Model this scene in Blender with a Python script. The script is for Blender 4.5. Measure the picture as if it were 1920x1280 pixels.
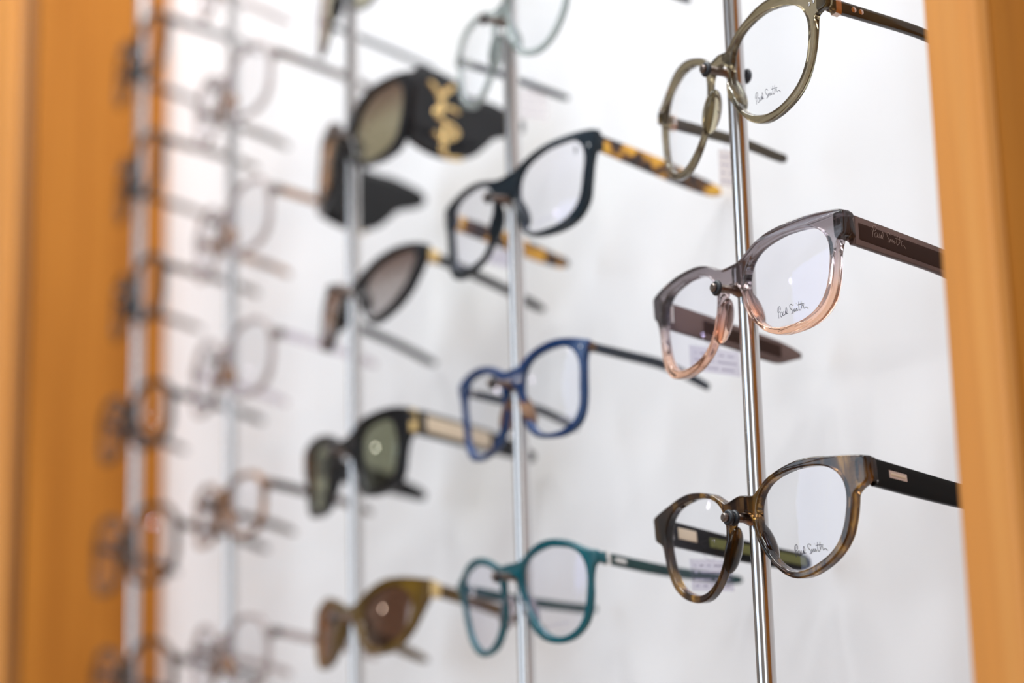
import bpy, bmesh, math, random
from math import sin, cos, pi, radians, atan2, hypot, sqrt
from mathutils import Vector, Matrix, Euler
random.seed(7)
for o in list(bpy.data.objects): bpy.data.objects.remove(o, do_unlink=True)
SC = bpy.context.scene
COL = SC.collection

# ------------------------------------------------------------------ camera
F_PX = 3998.8
yaw, pitch, roll = -1.0756627, 0.2290775, -0.025449
cy_, sy_, cp_, sp_ = cos(yaw), sin(yaw), cos(pitch), sin(pitch)
fwd = Vector((sy_*cp_, cy_*cp_, sp_)); rt = Vector((cy_, -sy_, 0)); up = rt.cross(fwd)
r2 = cos(roll)*rt + sin(roll)*up; u2 = -sin(roll)*rt + cos(roll)*up
cam_d = bpy.data.cameras.new('camera'); cam = bpy.data.objects.new('camera', cam_d); COL.objects.link(cam)
cam.matrix_world = Matrix.Translation((0.6694138, -0.4667373, -0.1428502)) @ Matrix((r2, u2, -fwd)).transposed().to_4x4()
cam_d.sensor_width = 36; cam_d.lens = F_PX*36/1920
cam_d.clip_start = .01; cam_d.clip_end = 50
cam_d.dof.use_dof = True
cam_d.dof.focus_distance = 0.8
cam_d.dof.aperture_fstop = 4.7
cam_d.dof.aperture_blades = 0
SC.camera = cam

# ------------------------------------------------------------------ world, view, large lights
w = bpy.data.worlds.new('World'); SC.world = w; w.use_nodes = True
w.node_tree.nodes['Background'].inputs[0].default_value = (.75, .87, 1, 1)
w.node_tree.nodes['Background'].inputs[1].default_value = 1.6
SC.view_settings.view_transform = 'Standard'; SC.view_settings.look = 'None'
SC.view_settings.gamma = 1; SC.view_settings.use_curve_mapping = False
SC.view_settings.exposure = -.55

def area(name, loc, direc, sx, sy, power, col):
    l = bpy.data.lights.new(name, 'AREA'); l.shape = 'RECTANGLE'; l.size = sx; l.size_y = sy
    l.energy = power; l.color = col
    o = bpy.data.objects.new(name, l); COL.objects.link(o); o.location = loc
    o.rotation_euler = Vector(direc).to_track_quat('-Z', 'Y').to_euler(); return o
area('window_daylight', (-1.05, -3.05, .45), (0, 1, 0), 1.8, 1.5, 26, (.72, .85, 1))
area('window_daylight_side', (2.35, -2.2, .45), (-1, .3, 0), 1.2, 1.5, 15, (.97, .98, 1))
for px in (-.9, .15, 1.2):
    area('ceiling_panel_light', (px, -.62, 1.43), (-.1, .3, -1), .9, .3, 35, (.95, .985, 1))

# ------------------------------------------------------------------ material helpers
def nmat(name):
    m = bpy.data.materials.new(name); m.use_nodes = True
    nt = m.node_tree; nt.nodes.clear(); out = nt.nodes.new('ShaderNodeOutputMaterial')
    return m, nt, out
def principled(nt, col=(.8, .8, .8), rough=.5, metal=0, trans=0, ior=1.49):
    b = nt.nodes.new('ShaderNodeBsdfPrincipled')
    b.inputs['Base Color'].default_value = (*col, 1); b.inputs['Roughness'].default_value = rough
    b.inputs['Metallic'].default_value = metal; b.inputs['Transmission Weight'].default_value = trans
    b.inputs['IOR'].default_value = ior; return b
def simple(name, col, rough=.5, metal=0, trans=0, noise=.04, scale=300):
    m, nt, out = nmat(name); b = principled(nt, col, rough, metal, trans)
    tc = nt.nodes.new('ShaderNodeTexCoord'); n = nt.nodes.new('ShaderNodeTexNoise'); n.inputs['Scale'].default_value = scale
    nt.links.new(tc.outputs['Object'], n.inputs['Vector'])
    mp = nt.nodes.new('ShaderNodeMapRange'); mp.inputs[3].default_value = max(rough-noise, .01); mp.inputs[4].default_value = rough+noise
    nt.links.new(n.outputs['Fac'], mp.inputs[0]); nt.links.new(mp.outputs[0], b.inputs['Roughness'])
    nt.links.new(b.outputs[0], out.inputs[0]); return m
def ramp(nt, stops, interp='LINEAR'):
    r = nt.nodes.new('ShaderNodeValToRGB'); r.color_ramp.interpolation = interp
    e = r.color_ramp.elements
    while len(e) < len(stops): e.new(.5)
    for k, (p, c) in enumerate(stops): e[k].position = p; e[k].color = (*c, 1)
    return r
def acetate(name, stops, kind='plain', trans=.5, rough=.09, scale=(60, 60, 60), zr=(-.024, .024), detail=2, spec=.5, off=0):
    """cellulose acetate: noise / z-gradient colour, partly clear"""
    m, nt, out = nmat(name); b = principled(nt, rough=rough, trans=trans); b.inputs['Specular IOR Level'].default_value = spec
    tc = nt.nodes.new('ShaderNodeTexCoord'); mp = nt.nodes.new('ShaderNodeMapping')
    mp.inputs['Scale'].default_value = scale; mp.inputs['Location'].default_value = (off, off*.7, off*.3)
    nt.links.new(tc.outputs['Object'], mp.inputs[0])
    if kind == 'grad':
        s = nt.nodes.new('ShaderNodeSeparateXYZ'); nt.links.new(tc.outputs['Object'], s.inputs[0])
        mr = nt.nodes.new('ShaderNodeMapRange'); mr.inputs[1].default_value = zr[0]; mr.inputs[2].default_value = zr[1]
        nt.links.new(s.outputs[2], mr.inputs[0]); n = nt.nodes.new('ShaderNodeTexNoise'); n.inputs['Scale'].default_value = 1
        nt.links.new(mp.outputs[0], n.inputs['Vector'])
        a = nt.nodes.new('ShaderNodeMath'); a.operation = 'MULTIPLY_ADD'; a.inputs[1].default_value = .12
        nt.links.new(n.outputs['Fac'], a.inputs[0]); nt.links.new(mr.outputs[0], a.inputs[2]); src = a.outputs[0]
    else:
        n = nt.nodes.new('ShaderNodeTexNoise'); n.inputs['Scale'].default_value = 1; n.inputs['Detail'].default_value = detail
        nt.links.new(mp.outputs[0], n.inputs['Vector']); src = n.outputs['Fac']
    r = ramp(nt, stops); nt.links.new(src, r.inputs[0])
    nt.links.new(r.outputs[0], b.inputs['Base Color'])
    nt.links.new(b.outputs[0], out.inputs[0]); return m
def clear_lens(name, tint=(.985, .99, .995), refl=.7, ior=1.5, coat=(.75, .75, 1), edge=None):
    m, nt, out = nmat(name)
    t = nt.nodes.new('ShaderNodeBsdfTransparent'); t.inputs[0].default_value = (*tint, 1)
    if edge:                                     # lens dyed darker towards its top
        tc = nt.nodes.new('ShaderNodeTexCoord'); s = nt.nodes.new('ShaderNodeSeparateXYZ'); nt.links.new(tc.outputs['Object'], s.inputs[0])
        mr = nt.nodes.new('ShaderNodeMapRange'); mr.inputs[1].default_value = -.022; mr.inputs[2].default_value = .02
        nt.links.new(s.outputs[2], mr.inputs[0]); r = ramp(nt, edge); nt.links.new(mr.outputs[0], r.inputs[0]); nt.links.new(r.outputs[0], t.inputs[0])
    g = nt.nodes.new('ShaderNodeBsdfGlossy'); g.inputs['Roughness'].default_value = .02; g.inputs[0].default_value = (*coat, 1)
    f = nt.nodes.new('ShaderNodeFresnel'); f.inputs[0].default_value = ior
    mu = nt.nodes.new('ShaderNodeMath'); mu.operation = 'MULTIPLY'; mu.inputs[1].default_value = refl; nt.links.new(f.outputs[0], mu.inputs[0])
    ge = nt.nodes.new('ShaderNodeNewGeometry'); iv = nt.nodes.new('ShaderNodeMath'); iv.operation = 'SUBTRACT'; iv.inputs[0].default_value = 1   # no reflection from inside the slab
    nt.links.new(ge.outputs['Backfacing'], iv.inputs[1]); m2 = nt.nodes.new('ShaderNodeMath'); m2.operation = 'MULTIPLY'
    nt.links.new(mu.outputs[0], m2.inputs[0]); nt.links.new(iv.outputs[0], m2.inputs[1]); mu = m2
    mx = nt.nodes.new('ShaderNodeMixShader'); nt.links.new(mu.outputs[0], mx.inputs[0]); nt.links.new(t.outputs[0], mx.inputs[1]); nt.links.new(g.outputs[0], mx.inputs[2])
    nt.links.new(mx.outputs[0], out.inputs[0]); return m
def wood(name, c1, c2, c3, rough=.38):
    m, nt, out = nmat(name); b = principled(nt, rough=rough)
    tc = nt.nodes.new('ShaderNodeTexCoord'); mp = nt.nodes.new('ShaderNodeMapping'); mp.inputs['Scale'].default_value = (70, 70, 2.2)
    nt.links.new(tc.outputs['Object'], mp.inputs[0])
    n = nt.nodes.new('ShaderNodeTexNoise'); n.inputs['Scale'].default_value = 1; n.inputs['Detail'].default_value = 6; n.inputs['Distortion'].default_value = .6
    nt.links.new(mp.outputs[0], n.inputs['Vector'])
    r = ramp(nt, [(.3, c1), (.5, c2), (.72, c3)]); nt.links.new(n.outputs['Fac'], r.inputs[0])
    mp2 = nt.nodes.new('ShaderNodeMapping'); mp2.inputs['Scale'].default_value = (420, 420, 9); nt.links.new(tc.outputs['Object'], mp2.inputs[0])
    n2 = nt.nodes.new('ShaderNodeTexNoise'); n2.inputs['Scale'].default_value = 1; n2.inputs['Detail'].default_value = 3; nt.links.new(mp2.outputs[0], n2.inputs['Vector'])
    mx = nt.nodes.new('ShaderNodeMixRGB'); mx.blend_type = 'MULTIPLY'; mx.inputs[0].default_value = .22
    nt.links.new(r.outputs[0], mx.inputs[1]); nt.links.new(n2.outputs['Fac'], mx.inputs[2]); nt.links.new(mx.outputs[0], b.inputs['Base Color'])
    bp = nt.nodes.new('ShaderNodeBump'); bp.inputs['Strength'].default_value = .15; bp.inputs['Distance'].default_value = .0004
    nt.links.new(n2.outputs['Fac'], bp.inputs['Height']); nt.links.new(bp.outputs[0], b.inputs['Normal'])
    nt.links.new(b.outputs[0], out.inputs[0]); return m
def brushed(name, col, rough):
    m, nt, out = nmat(name); b = principled(nt, col, rough, 1)
    tc = nt.nodes.new('ShaderNodeTexCoord'); mp = nt.nodes.new('ShaderNodeMapping'); mp.inputs['Scale'].default_value = (3000, 3000, 60)
    nt.links.new(tc.outputs['Object'], mp.inputs[0]); n = nt.nodes.new('ShaderNodeTexNoise'); n.inputs['Scale'].default_value = 1
    nt.links.new(mp.outputs[0], n.inputs['Vector']); mr = nt.nodes.new('ShaderNodeMapRange')
    mr.inputs[3].default_value = rough*.7; mr.inputs[4].default_value = rough*1.4
    nt.links.new(n.outputs['Fac'], mr.inputs[0]); nt.links.new(mr.outputs[0], b.inputs['Roughness']); nt.links.new(b.outputs[0], out.inputs[0]); return m
def emissive(name, col, s):
    m, nt, out = nmat(name); e = nt.nodes.new('ShaderNodeEmission'); e.inputs[0].default_value = (*col, 1); e.inputs[1].default_value = s
    nt.links.new(e.outputs[0], out.inputs[0]); return m

M_OAK = wood('oak_boards', (.60, .225, .038), (.72, .29, .055), (.80, .36, .085))
M_OAK_SHADED = wood('oak_shaded', (.38, .125, .009), (.46, .16, .014), (.54, .20, .022), .5)  # shaded copy of the oak: weaker light on the side boards, put into the colour
M_OAK_SHADED.node_tree.nodes['Principled BSDF'].inputs['Specular IOR Level'].default_value = .25
M_PANEL = simple('white_gloss_panel', (.87, .87, .885), .2, noise=.02, scale=12)
M_PANEL.node_tree.nodes['Principled BSDF'].inputs['Specular IOR Level'].default_value = .25
M_WALL = simple('painted_wall', (.46, .43, .40), .8)
M_CEIL = simple('ceiling_paint', (.85, .85, .84), .9)
M_FLOOR = wood('floor_planks', (.25, .13, .06), (.34, .19, .09), (.42, .25, .13), .3)
M_FRAMEW = simple('window_frame_white', (.8, .8, .8), .4)
M_STEEL = brushed('brushed_steel', (.58, .565, .56), .17)
M_PEG = brushed('dark_steel', (.24, .20, .18), .28)
M_RUB = simple('black_rubber', (.018, .022, .028), .42)
M_GOLD = simple('gold_metal', (.78, .56, .25), .25, 1)
M_ROSE = simple('rose_metal', (.62, .47, .39), .22, 1)
M_SILVER = simple('silver_metal', (.85, .83, .8), .2, 1)
M_INK = simple('lens_ink', (.02, .02, .05), .6)
M_ENGR = simple('pale_engraving', (.30, .22, .19), .4)
M_OLIVEIN = simple('olive_green_core', (.13, .135, .02), .3)
M_CORE = simple('brown_core', (.034, .014, .008), .25)
M_CORE.node_tree.nodes['Principled BSDF'].inputs['Specular IOR Level'].default_value = .15
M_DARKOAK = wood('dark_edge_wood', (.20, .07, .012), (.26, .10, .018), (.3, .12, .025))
M_PAPER = simple('tag_paper', (.86, .84, .86), .6)
M_PRINT = simple('tag_print', (.38, .36, .5), .7)
M_CARDCLR = clear_lens('clear_tag', (.88, .86, .9), 1.2)
M_LENS = clear_lens('demo_lens')
M_LENS_P = clear_lens('coated_demo_lens', (.975, .975, .992), .75, coat=(.55, .55, 1))
M_LENS_GREEN = clear_lens('green_sun_lens', (.50, .51, .42), 1.7, 1.55, (.9, .95, .85))
M_LENS_BROWN = clear_lens('brown_sun_lens', (.36, .24, .18), 1.8, 1.55, (.95, .8, .7))
M_LENS_GREY = clear_lens('grey_gradient_lens', (.5, .5, .5), 1.4, 1.5, (.95, .95, 1), edge=[(0, (.82, .80, .80)), (.5, (.66, .62, .60)), (1, (.28, .17, .12))])
M_LENS_BEIGE = clear_lens('beige_mirror_lens', (.5, .5, .5), 2.2, 1.6, (.95, .93, .85), edge=[(0, (.58, .54, .42)), (.5, (.56, .52, .40)), (1, (.30, .18, .12))])
M_LENS_PALE = clear_lens('pale_yellow_lens', (.80, .78, .66), 1.2)

# ------------------------------------------------------------------ object helpers
def link(name, me, mat, parent=None, smooth=40, loc=None, mod=None):
    o = bpy.data.objects.new(name, me); COL.objects.link(o)
    if mat: me.materials.append(mat)
    if parent: o.parent = parent
    if loc: o.location = loc
    if smooth:
        for p in me.polygons: p.use_smooth = True
        me.set_sharp_from_angle(angle=radians(smooth))
    if mod == 'wn':
        q = o.modifiers.new('wn', 'WEIGHTED_NORMAL'); q.keep_sharp = True
    return o
def mesh_from(verts, faces, name='m'):
    me = bpy.data.meshes.new(name); me.from_pydata([tuple(v) for v in verts], [], faces); me.validate(); me.update()
    bm = bmesh.new(); bm.from_mesh(me); bmesh.ops.recalc_face_normals(bm, faces=bm.faces); bm.to_mesh(me); bm.free(); return me
def box_mesh(x0, x1, y0, y1, z0, z1, bev=0, seg=2):
    bm = bmesh.new(); bmesh.ops.create_cube(bm, size=1)
    for v in bm.verts: v.co = Vector(((x0+x1)/2+v.co.x*(x1-x0), (y0+y1)/2+v.co.y*(y1-y0), (z0+z1)/2+v.co.z*(z1-z0)))
    if bev: bmesh.ops.bevel(bm, geom=list(bm.edges), offset=bev, segments=seg, profile=.5, affect='EDGES')
    me = bpy.data.meshes.new('box'); bm.to_mesh(me); bm.free(); return me
def ring_pts(c, ax, ay, hw, hh, p=4, n=20):
    out = []
    for k in range(n):
        a = 2*pi*(k+.5)/n; ca, sa = cos(a), sin(a)
        r = (abs(ca)**p + abs(sa)**p)**(-1/p)
        out.append(Vector(c)+Vector(ax)*(hw*r*ca)+Vector(ay)*(hh*r*sa))
    return out
def loft(sections, n=20, p=4):
    """sections: (centre, axis_u, axis_v, half_u, half_v)"""
    V, Fs = [], []
    for s in sections: V += ring_pts(*s, p=p, n=n)
    for i in range(len(sections)-1):
        for k in range(n):
            k2 = (k+1) % n; Fs.append((i*n+k, i*n+k2, (i+1)*n+k2, (i+1)*n+k))
    Fs.append(tuple(range(n))); Fs.append(tuple((len(sections)-1)*n+k for k in reversed(range(n))))
    return mesh_from(V, Fs)
def cyl(p0, p1, prof, n=28):
    """lathe along p0->p1; prof = [(t, r)]"""
    p0, p1 = Vector(p0), Vector(p1); d = (p1-p0); ax = d.normalized(); a = ax.orthogonal().normalized(); b = ax.cross(a)
    return loft([(p0+d*t, a, b, r, r) for t, r in prof], n=n, p=2)
def torus(c, ax, R, r, n=32, m=12):
    ax = Vector(ax).normalized(); a = ax.orthogonal().normalized(); b = ax.cross(a); V, Fs = [], []
    for i in range(n):
        u = 2*pi*i/n; e = a*cos(u)+b*sin(u)
        for j in range(m):
            v = 2*pi*j/m; V.append(Vector(c)+e*(R+r*cos(v))+ax*(r*sin(v)))
    for i in range(n):
        for j in range(m):
            Fs.append((i*m+j, ((i+1) % n)*m+j, ((i+1) % n)*m+(j+1) % m, i*m+(j+1) % m))
    return mesh_from(V, Fs)
def strokes_mesh(strokes, rad, n=6):
    """thin pen strokes: lists of 3D points -> little tubes, one mesh"""
    V, Fs = [], []
    for st in strokes:
        pts = catmull([Vector(p) for p in st], False, 5) if len(st) > 2 else [Vector(p) for p in st]
        if len(pts) < 2: pts = [pts[0], pts[0]+Vector((rad, 0, rad))]
        b0 = len(V)
        for i, p in enumerate(pts):
            t = (pts[min(i+1, len(pts)-1)]-pts[max(i-1, 0)])
            if t.length < 1e-9: t = Vector((1, 0, 0))
            t.normalize(); yv = Vector((0, 1, 0)); a = t.cross(yv)
            if a.length < 1e-4: a = t.orthogonal()
            a.normalize(); b = t.cross(a)
            for k in range(n): u = 2*pi*k/n; V.append(p+a*(rad*cos(u))+b*(rad*.35*sin(u)))
        for i in range(len(pts)-1):
            for k in range(n): Fs.append((b0+i*n+k, b0+i*n+(k+1) % n, b0+(i+1)*n+(k+1) % n, b0+(i+1)*n+k))
    return mesh_from(V, Fs)
def catmull(P, closed=True, per=6):
    n = len(P); out = []
    rng = n if closed else n-1
    for i in range(rng):
        if closed: a, b, c, d = P[i-1], P[i], P[(i+1) % n], P[(i+2) % n]
        else: a, b, c, d = P[max(i-1, 0)], P[i], P[i+1], P[min(i+2, n-1)]
        ab, bc, cd = [max((q-p).length, 1e-7)**.5 for p, q in ((a, b), (b, c), (c, d))]
        m1 = ((b-a)/ab-(c-a)/(ab+bc)+(c-b)/bc)*bc if ab > 1e-3 else (c-b)
        m2 = ((c-b)/bc-(d-b)/(bc+cd)+(d-c)/cd)*bc if cd > 1e-3 else (c-b)
        for k in range(per):
            t = k/per; h = (2*t**3-3*t*t+1, t**3-2*t*t+t, -2*t**3+3*t*t, t**3-t*t)
            out.append(b*h[0]+m1*h[1]+c*h[2]+m2*h[3])
    if not closed: out.append(P[-1])
    return out
def tag(o, label, cat, group=None):
    o['label'] = label; o['category'] = cat
    if group: o['group'] = group
    return o
def empty(name, loc=(0, 0, 0), rot=None):
    o = bpy.data.objects.new(name, None); COL.objects.link(o); o.location = loc; o.empty_display_size = .02
    if rot: o.rotation_euler = rot
    return o
def struct(o): o['kind'] = 'structure'; return o

# ------------------------------------------------------------------ the room
ZF, ZC = -1.35, 1.5
XL, XR, YB, YP = -3.2, 2.4, -3.1, .135
def slab(name, m, *b): return struct(link(name, box_mesh(*b), m, smooth=0))
slab('floor', M_FLOOR, XL, XR, YB, YP, ZF-.05, ZF)
slab('ceiling', M_CEIL, XL, XR, YB, YP, ZC, ZC+.05)
slab('wall_back', M_WALL, XL, XR, YP, YP+.08, ZF, ZC)
slab('wall_left', M_WALL, XL-.08, XL, YB, YP, ZF, ZC)
def wall_with_hole(name, axis, pos, a0, a1, h0, h1, z0, z1):
    bm = bmesh.new()
    for (p, q, s, t) in ((a0, h0, ZF, ZC), (h1, a1, ZF, ZC), (h0, h1, ZF, z0), (h0, h1, z1, ZC)):
        r = bmesh.ops.create_cube(bm, size=1)['verts']
        for v in r:
            A = (p+q)/2+v.co.x*(q-p); B = pos+(v.co.y-.5)*.08 if axis == 'y' else pos+(v.co.y+.5)*.08; Cc = (s+t)/2+v.co.z*(t-s)
            v.co = Vector((A, B, Cc)) if axis == 'y' else Vector((B, A, Cc))
    me = bpy.data.meshes.new(name); bm.to_mesh(me); bm.free(); return struct(link(name, me, M_WALL, smooth=0))
wall_with_hole('wall_front', 'y', YB, XL, XR, -2.0, -.1, -.35, 1.25)
wall_with_hole('wall_right', 'x', XR, YB, YP, -2.85, -1.55, -.35, 1.25)
def window_frame(name, axis, pos, a0, a1, z0, z1):
    bm = bmesh.new(); mid = (a0+a1)/2; th = .04
    for (p, q, s, t) in ((a0, a0+th, z0, z1), (a1-th, a1, z0, z1), (a0, a1, z0, z0+th), (a0, a1, z1-th, z1), (mid-th/2, mid+th/2, z0, z1)):
        for v in bmesh.ops.create_cube(bm, size=1)['verts']:
            A = (p+q)/2+v.co.x*(q-p); B = pos+v.co.y*.05; Cc = (s+t)/2+v.co.z*(t-s)
            v.co = Vector((A, B, Cc)) if axis == 'y' else Vector((B, A, Cc))
    me = bpy.data.meshes.new(name); bm.to_mesh(me); bm.free(); return struct(link(name, me, M_FRAMEW, smooth=0))
window_frame('window_1', 'y', YB-.03, -2.0, -.1, -.35, 1.25)
window_frame('window_2', 'x', XR+.03, -2.85, -1.55, -.35, 1.25)
for px in (-.9, .15, 1.2):
    f = link('ceiling_light', box_mesh(-.48, .48, -.18, .18, 0, .05, .004), M_FRAMEW, smooth=0, loc=(px, -.62, ZC-.05))
    link('diffuser', box_mesh(-.45, .45, -.15, .15, -.004, 0), emissive('panel_glow', (1, .95, .9), 3), f, smooth=0)
    tag(f, 'flat rectangular ceiling light panel with white rim in front of the display', 'ceiling light', 'ceiling light panels')
# two pendant spots in the shop, mirrored in the lenses
for (x, y, z) in ((-2.3, -1.7, .62), (-1.5, -2.3, .85)):
    f = empty('pendant_lamp', (x, y, z)); tag(f, 'small round pendant lamp hanging from the ceiling away from the display', 'lamp', 'pendant lamps')
    link('lamp_shade', cyl((0, 0, .08), (0, 0, 0), [(0, .012), (.3, .03), (1, .045)]), M_RUB, f)
    link('bulb', cyl((0, 0, -.03), (0, 0, .01), [(0, .01), (.2, .03), (.5, .038), (1, .03)]), emissive('bulb_glow', (1, .93, .85), 70), f)
    link('cord', cyl((0, 0, .08), (0, 0, ZC-z), [(0, .002), (1, .002)], n=8), M_RUB, f)

# ------------------------------------------------------------------ display cabinet
CX0, CX1, CF, CP = -.943, .165, -.041, .0845
CT, CB = .92, -.62
cab = empty('display_cabinet', (0, 0, CB))
tag(cab, 'shallow open oak display cabinet with a glossy white back panel', 'cabinet')
def part(name, m, *b, bev=.0015):
    b = list(b); b[4] -= CB; b[5] -= CB
    return link(name, box_mesh(*b, bev), m, cab, smooth=30, mod='wn')
part('back_panel', M_PANEL, CX0-.01, CX1+.01, CP, CP+.012, CB, CT, bev=0)['label'] = 'glossy white back panel'
part('side_board', M_OAK_SHADED, CX1+.0004, CX1+.025, CF+.006, CP+.03, CB, CT)
part('front_face', M_OAK, CX1, CX1+.025, CF, CF+.0058, CB, CT)['label'] = 'oak front face in the lit tone'  # front slice split off to keep the lit oak tone beside shaded sides
part('side_board', M_OAK_SHADED, CX0-.025, CX0, CF+.0145, CP+.03, CB, CT)
part('edge_strip', M_DARKOAK, CX0-.03, CX0-.0015, CF+.0045, CF+.014, CB, CT, bev=.003)['label'] = 'dark edge strip'  # narrow strip in a darker wood tone between side board and trim
part('front_trim', M_OAK, CX0-.11, CX0-.004, CF-.004, CF+.0042, CB, CT)
part('top_board', M_OAK, CX0-.11, CX1+.025, CF, CP+.03, CT, CT+.025)
part('bottom_board', M_OAK, CX0-.11, CX1+.025, CF, CP+.03, CB-.025, CB)
part('plinth', M_OAK, CX0-.11, CX1+.025, CF+.01, CP+.03, ZF, CB-.025)

# ------------------------------------------------------------------ rods with pegs
S, V, Z0 = .18879, .09, -.0261
def pegz(j): return Z0+V*j
RNAMES = ['brushed steel rod nearest the right oak board, carrying the three sharpest glasses',
          'second steel rod from the right, carrying the navy, blue and teal glasses',
          'middle steel rod, carrying the sunglasses',
          'thin looking blurred steel rod against the white panel, second from the left',
          'leftmost blurred steel rod, standing in front of the left oak board']
for i in range(5):
    X = -i*S
    rod = link('display_rod', cyl((0, 0, 0), (0, 0, CT-CB), [(0, .00375), (1, .00375)], n=40), M_STEEL, loc=(X, 0, CB))
    tag(rod, RNAMES[i], 'rod', 'upright display rods')
    for j in range(-3, 8):
        z = pegz(j)-CB
        pg = link('peg', cyl((0, .0055 if (i, j) == (0, 2) else .003, z), (0, -.0165, z), [(0, .0012), (.02, .0015), (.25, .0016), (.33, .0030), (.41, .0024), (.5, .0017), (.985, .0017), (1, .0014)], n=24), M_PEG, rod)
        rr = [-.0142] if (i, j) != (0, 0) else [-.0138, -.0112]
        if (i, j) == (0, 2): rr.append(.0052)
        for y in rr: link('rubber_ring', torus((0, y, z), (0, 1, 0), .0022, .00095), M_RUB, pg)

# ------------------------------------------------------------------ spectacles
def fourier(c):
    def f(ph):
        r = c[0]
        for k in range(1, 7): r += c[2*k-1]*cos(k*ph)+c[2*k]*sin(k*ph)
        return r*.001
    return f
def closed_from_pts(pts, per=6):
    return [(v.x, v.y) for v in catmull([Vector((p[0]*.001, p[1]*.001)) for p in pts], True, per)]
def frame_mesh(outer_half, hole, t, RC, bev):
    """outer_half: mm points from bridge top centre round the +x side to bridge bottom centre; hole: closed (x,z) list, +x side"""
    full = list(outer_half)+[(-x, z) for x, z in reversed(outer_half) if abs(x) > .01]
    outer = closed_from_pts(full, 5)
    cu = bpy.data.curves.new('c', 'CURVE'); cu.dimensions = '2D'; cu.fill_mode = 'BOTH'
    for pts in (outer, hole, [(-x, z) for x, z in hole]):
        sp = cu.splines.new('POLY'); sp.points.add(len(pts)-1)
        for q, (x, z) in zip(sp.points, pts): q.co = (x, z, 0, 1)
        sp.use_cyclic_u = True
    cu.extrude = t/2-bev; cu.bevel_depth = bev; cu.bevel_resolution = 3; cu.offset = -bev
    o = bpy.data.objects.new('tmp', cu); COL.objects.link(o)
    dg = bpy.context.evaluated_depsgraph_get(); dg.update()
    me = bpy.data.meshes.new_from_object(o.evaluated_get(dg)); bpy.data.objects.remove(o, do_unlink=True)
    bm = bmesh.new(); bm.from_mesh(me); bmesh.ops.remove_doubles(bm, verts=bm.verts, dist=1e-6)
    for v in bm.verts:
        x, z, d = v.co; v.co = Vector((x, x*x/(2*RC)+t/2-d, z))
    bmesh.ops.recalc_face_normals(bm, faces=bm.faces); bm.to_mesh(me); bm.free(); me.materials.clear(); return me
def lens_mesh(contour, s, RC, y0, th=.0014, bulge=.0011, rings=7):
    n = len(contour); cx = sum(p[0] for p in contour)/n; cz = sum(p[1] for p in contour)/n
    V, Fs = [], []
    for side, dy in ((0, 0), (1, th)):
        V.append((s*cx, cx*cx/(2*RC)+y0-bulge+dy, cz)); b0 = side*(1+n*rings)
        for k in range(1, rings+1):
            q = k/rings*1.004
            for (x, z) in contour:
                X = cx+(x-cx)*q; Zz = cz+(z-cz)*q; V.append((s*X, X*X/(2*RC)+y0-bulge*(1-min(q, 1)**2)+dy, Zz))
        for i in range(n): Fs.append((b0, b0+1+i, b0+1+(i+1) % n))
        for k in range(rings-1):
            for i in range(n):
                a = b0+1+k*n; Fs.append((a+i, a+(i+1) % n, a+n+(i+1) % n, a+n+i))
    a = 1+(rings-1)*n; b = 1+n*rings+a
    for i in range(n): Fs.append((a+i, a+(i+1) % n, b+(i+1) % n, b+i))
    return mesh_from(V, Fs)
# a pen-written signature, traced as strokes; unit: 1 = its full length
SIG = [[(445, 1030), (455, 996), (475, 985), (481, 1000), (470, 1020), (458, 1028)], [(468, 992), (455, 1030), (452, 1070)],
       [(495, 1020), (480, 1025), (471, 1045), (480, 1056), (494, 1040), (497, 1022), (500, 1045), (508, 1040)],
       [(511, 1012), (512, 1036), (522, 1034), (530, 1008), (533, 1030), (542, 1022)],
       [(540, 1024), (547, 1002), (541, 982), (534, 998), (541, 1026), (555, 1020)],
       [(612, 960), (595, 954), (579, 967), (585, 985), (600, 995), (601, 1012), (588, 1018)],
       [(607, 1012), (613, 984), (620, 1001), (629, 978), (637, 996), (646, 974), (651, 991), (660, 978)], [(647, 943), (649, 940)],
       [(674, 925), (669, 972), (677, 985), (686, 975)], [(655, 952), (690, 940), (722, 934)],
       [(697, 918), (690, 972), (702, 948), (712, 945), (718, 966), (735, 953), (755, 962)]]
def signature(cx, cz, length, surf, tilt=0, rad=.00016):
    """strokes laid on surf(x,z)->y"""
    out = []; k = length/310
    for st in SIG:
        o = []
        for (x, y) in st:
            u = (x-600)*k; v = -(y-1000+ (x-600)*.36)*k*1.15   # level the written base line
            X = cx+u*cos(tilt)-v*sin(tilt); Zz = cz+u*sin(tilt)+v*cos(tilt); o.append((X, surf(X, Zz), Zz))
        out.append(o)
    return strokes_mesh(out, rad)

def temple_mesh(spec, s, x, th, p=5):
    """spec: (y, z centre, height) in mm"""
    secs = []
    pts = catmull([Vector((a, b, c)) for a, b, c in spec], False, 4)
    L = len(pts)
    for i, q in enumerate(pts):
        t = th if i < L-1 else th*.6
        d = pts[min(i+1, L-1)]-pts[max(i-1, 0)]; a = atan2(d.y, d.x)
        secs.append(((s*(x-th/2*1000)*.001, q.x*.001, q.y*.001), (1, 0, 0), (0, -sin(a), cos(a)), t/2, max(q.z, .6)*.0005))
    return loft(secs, n=24, p=p)

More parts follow.
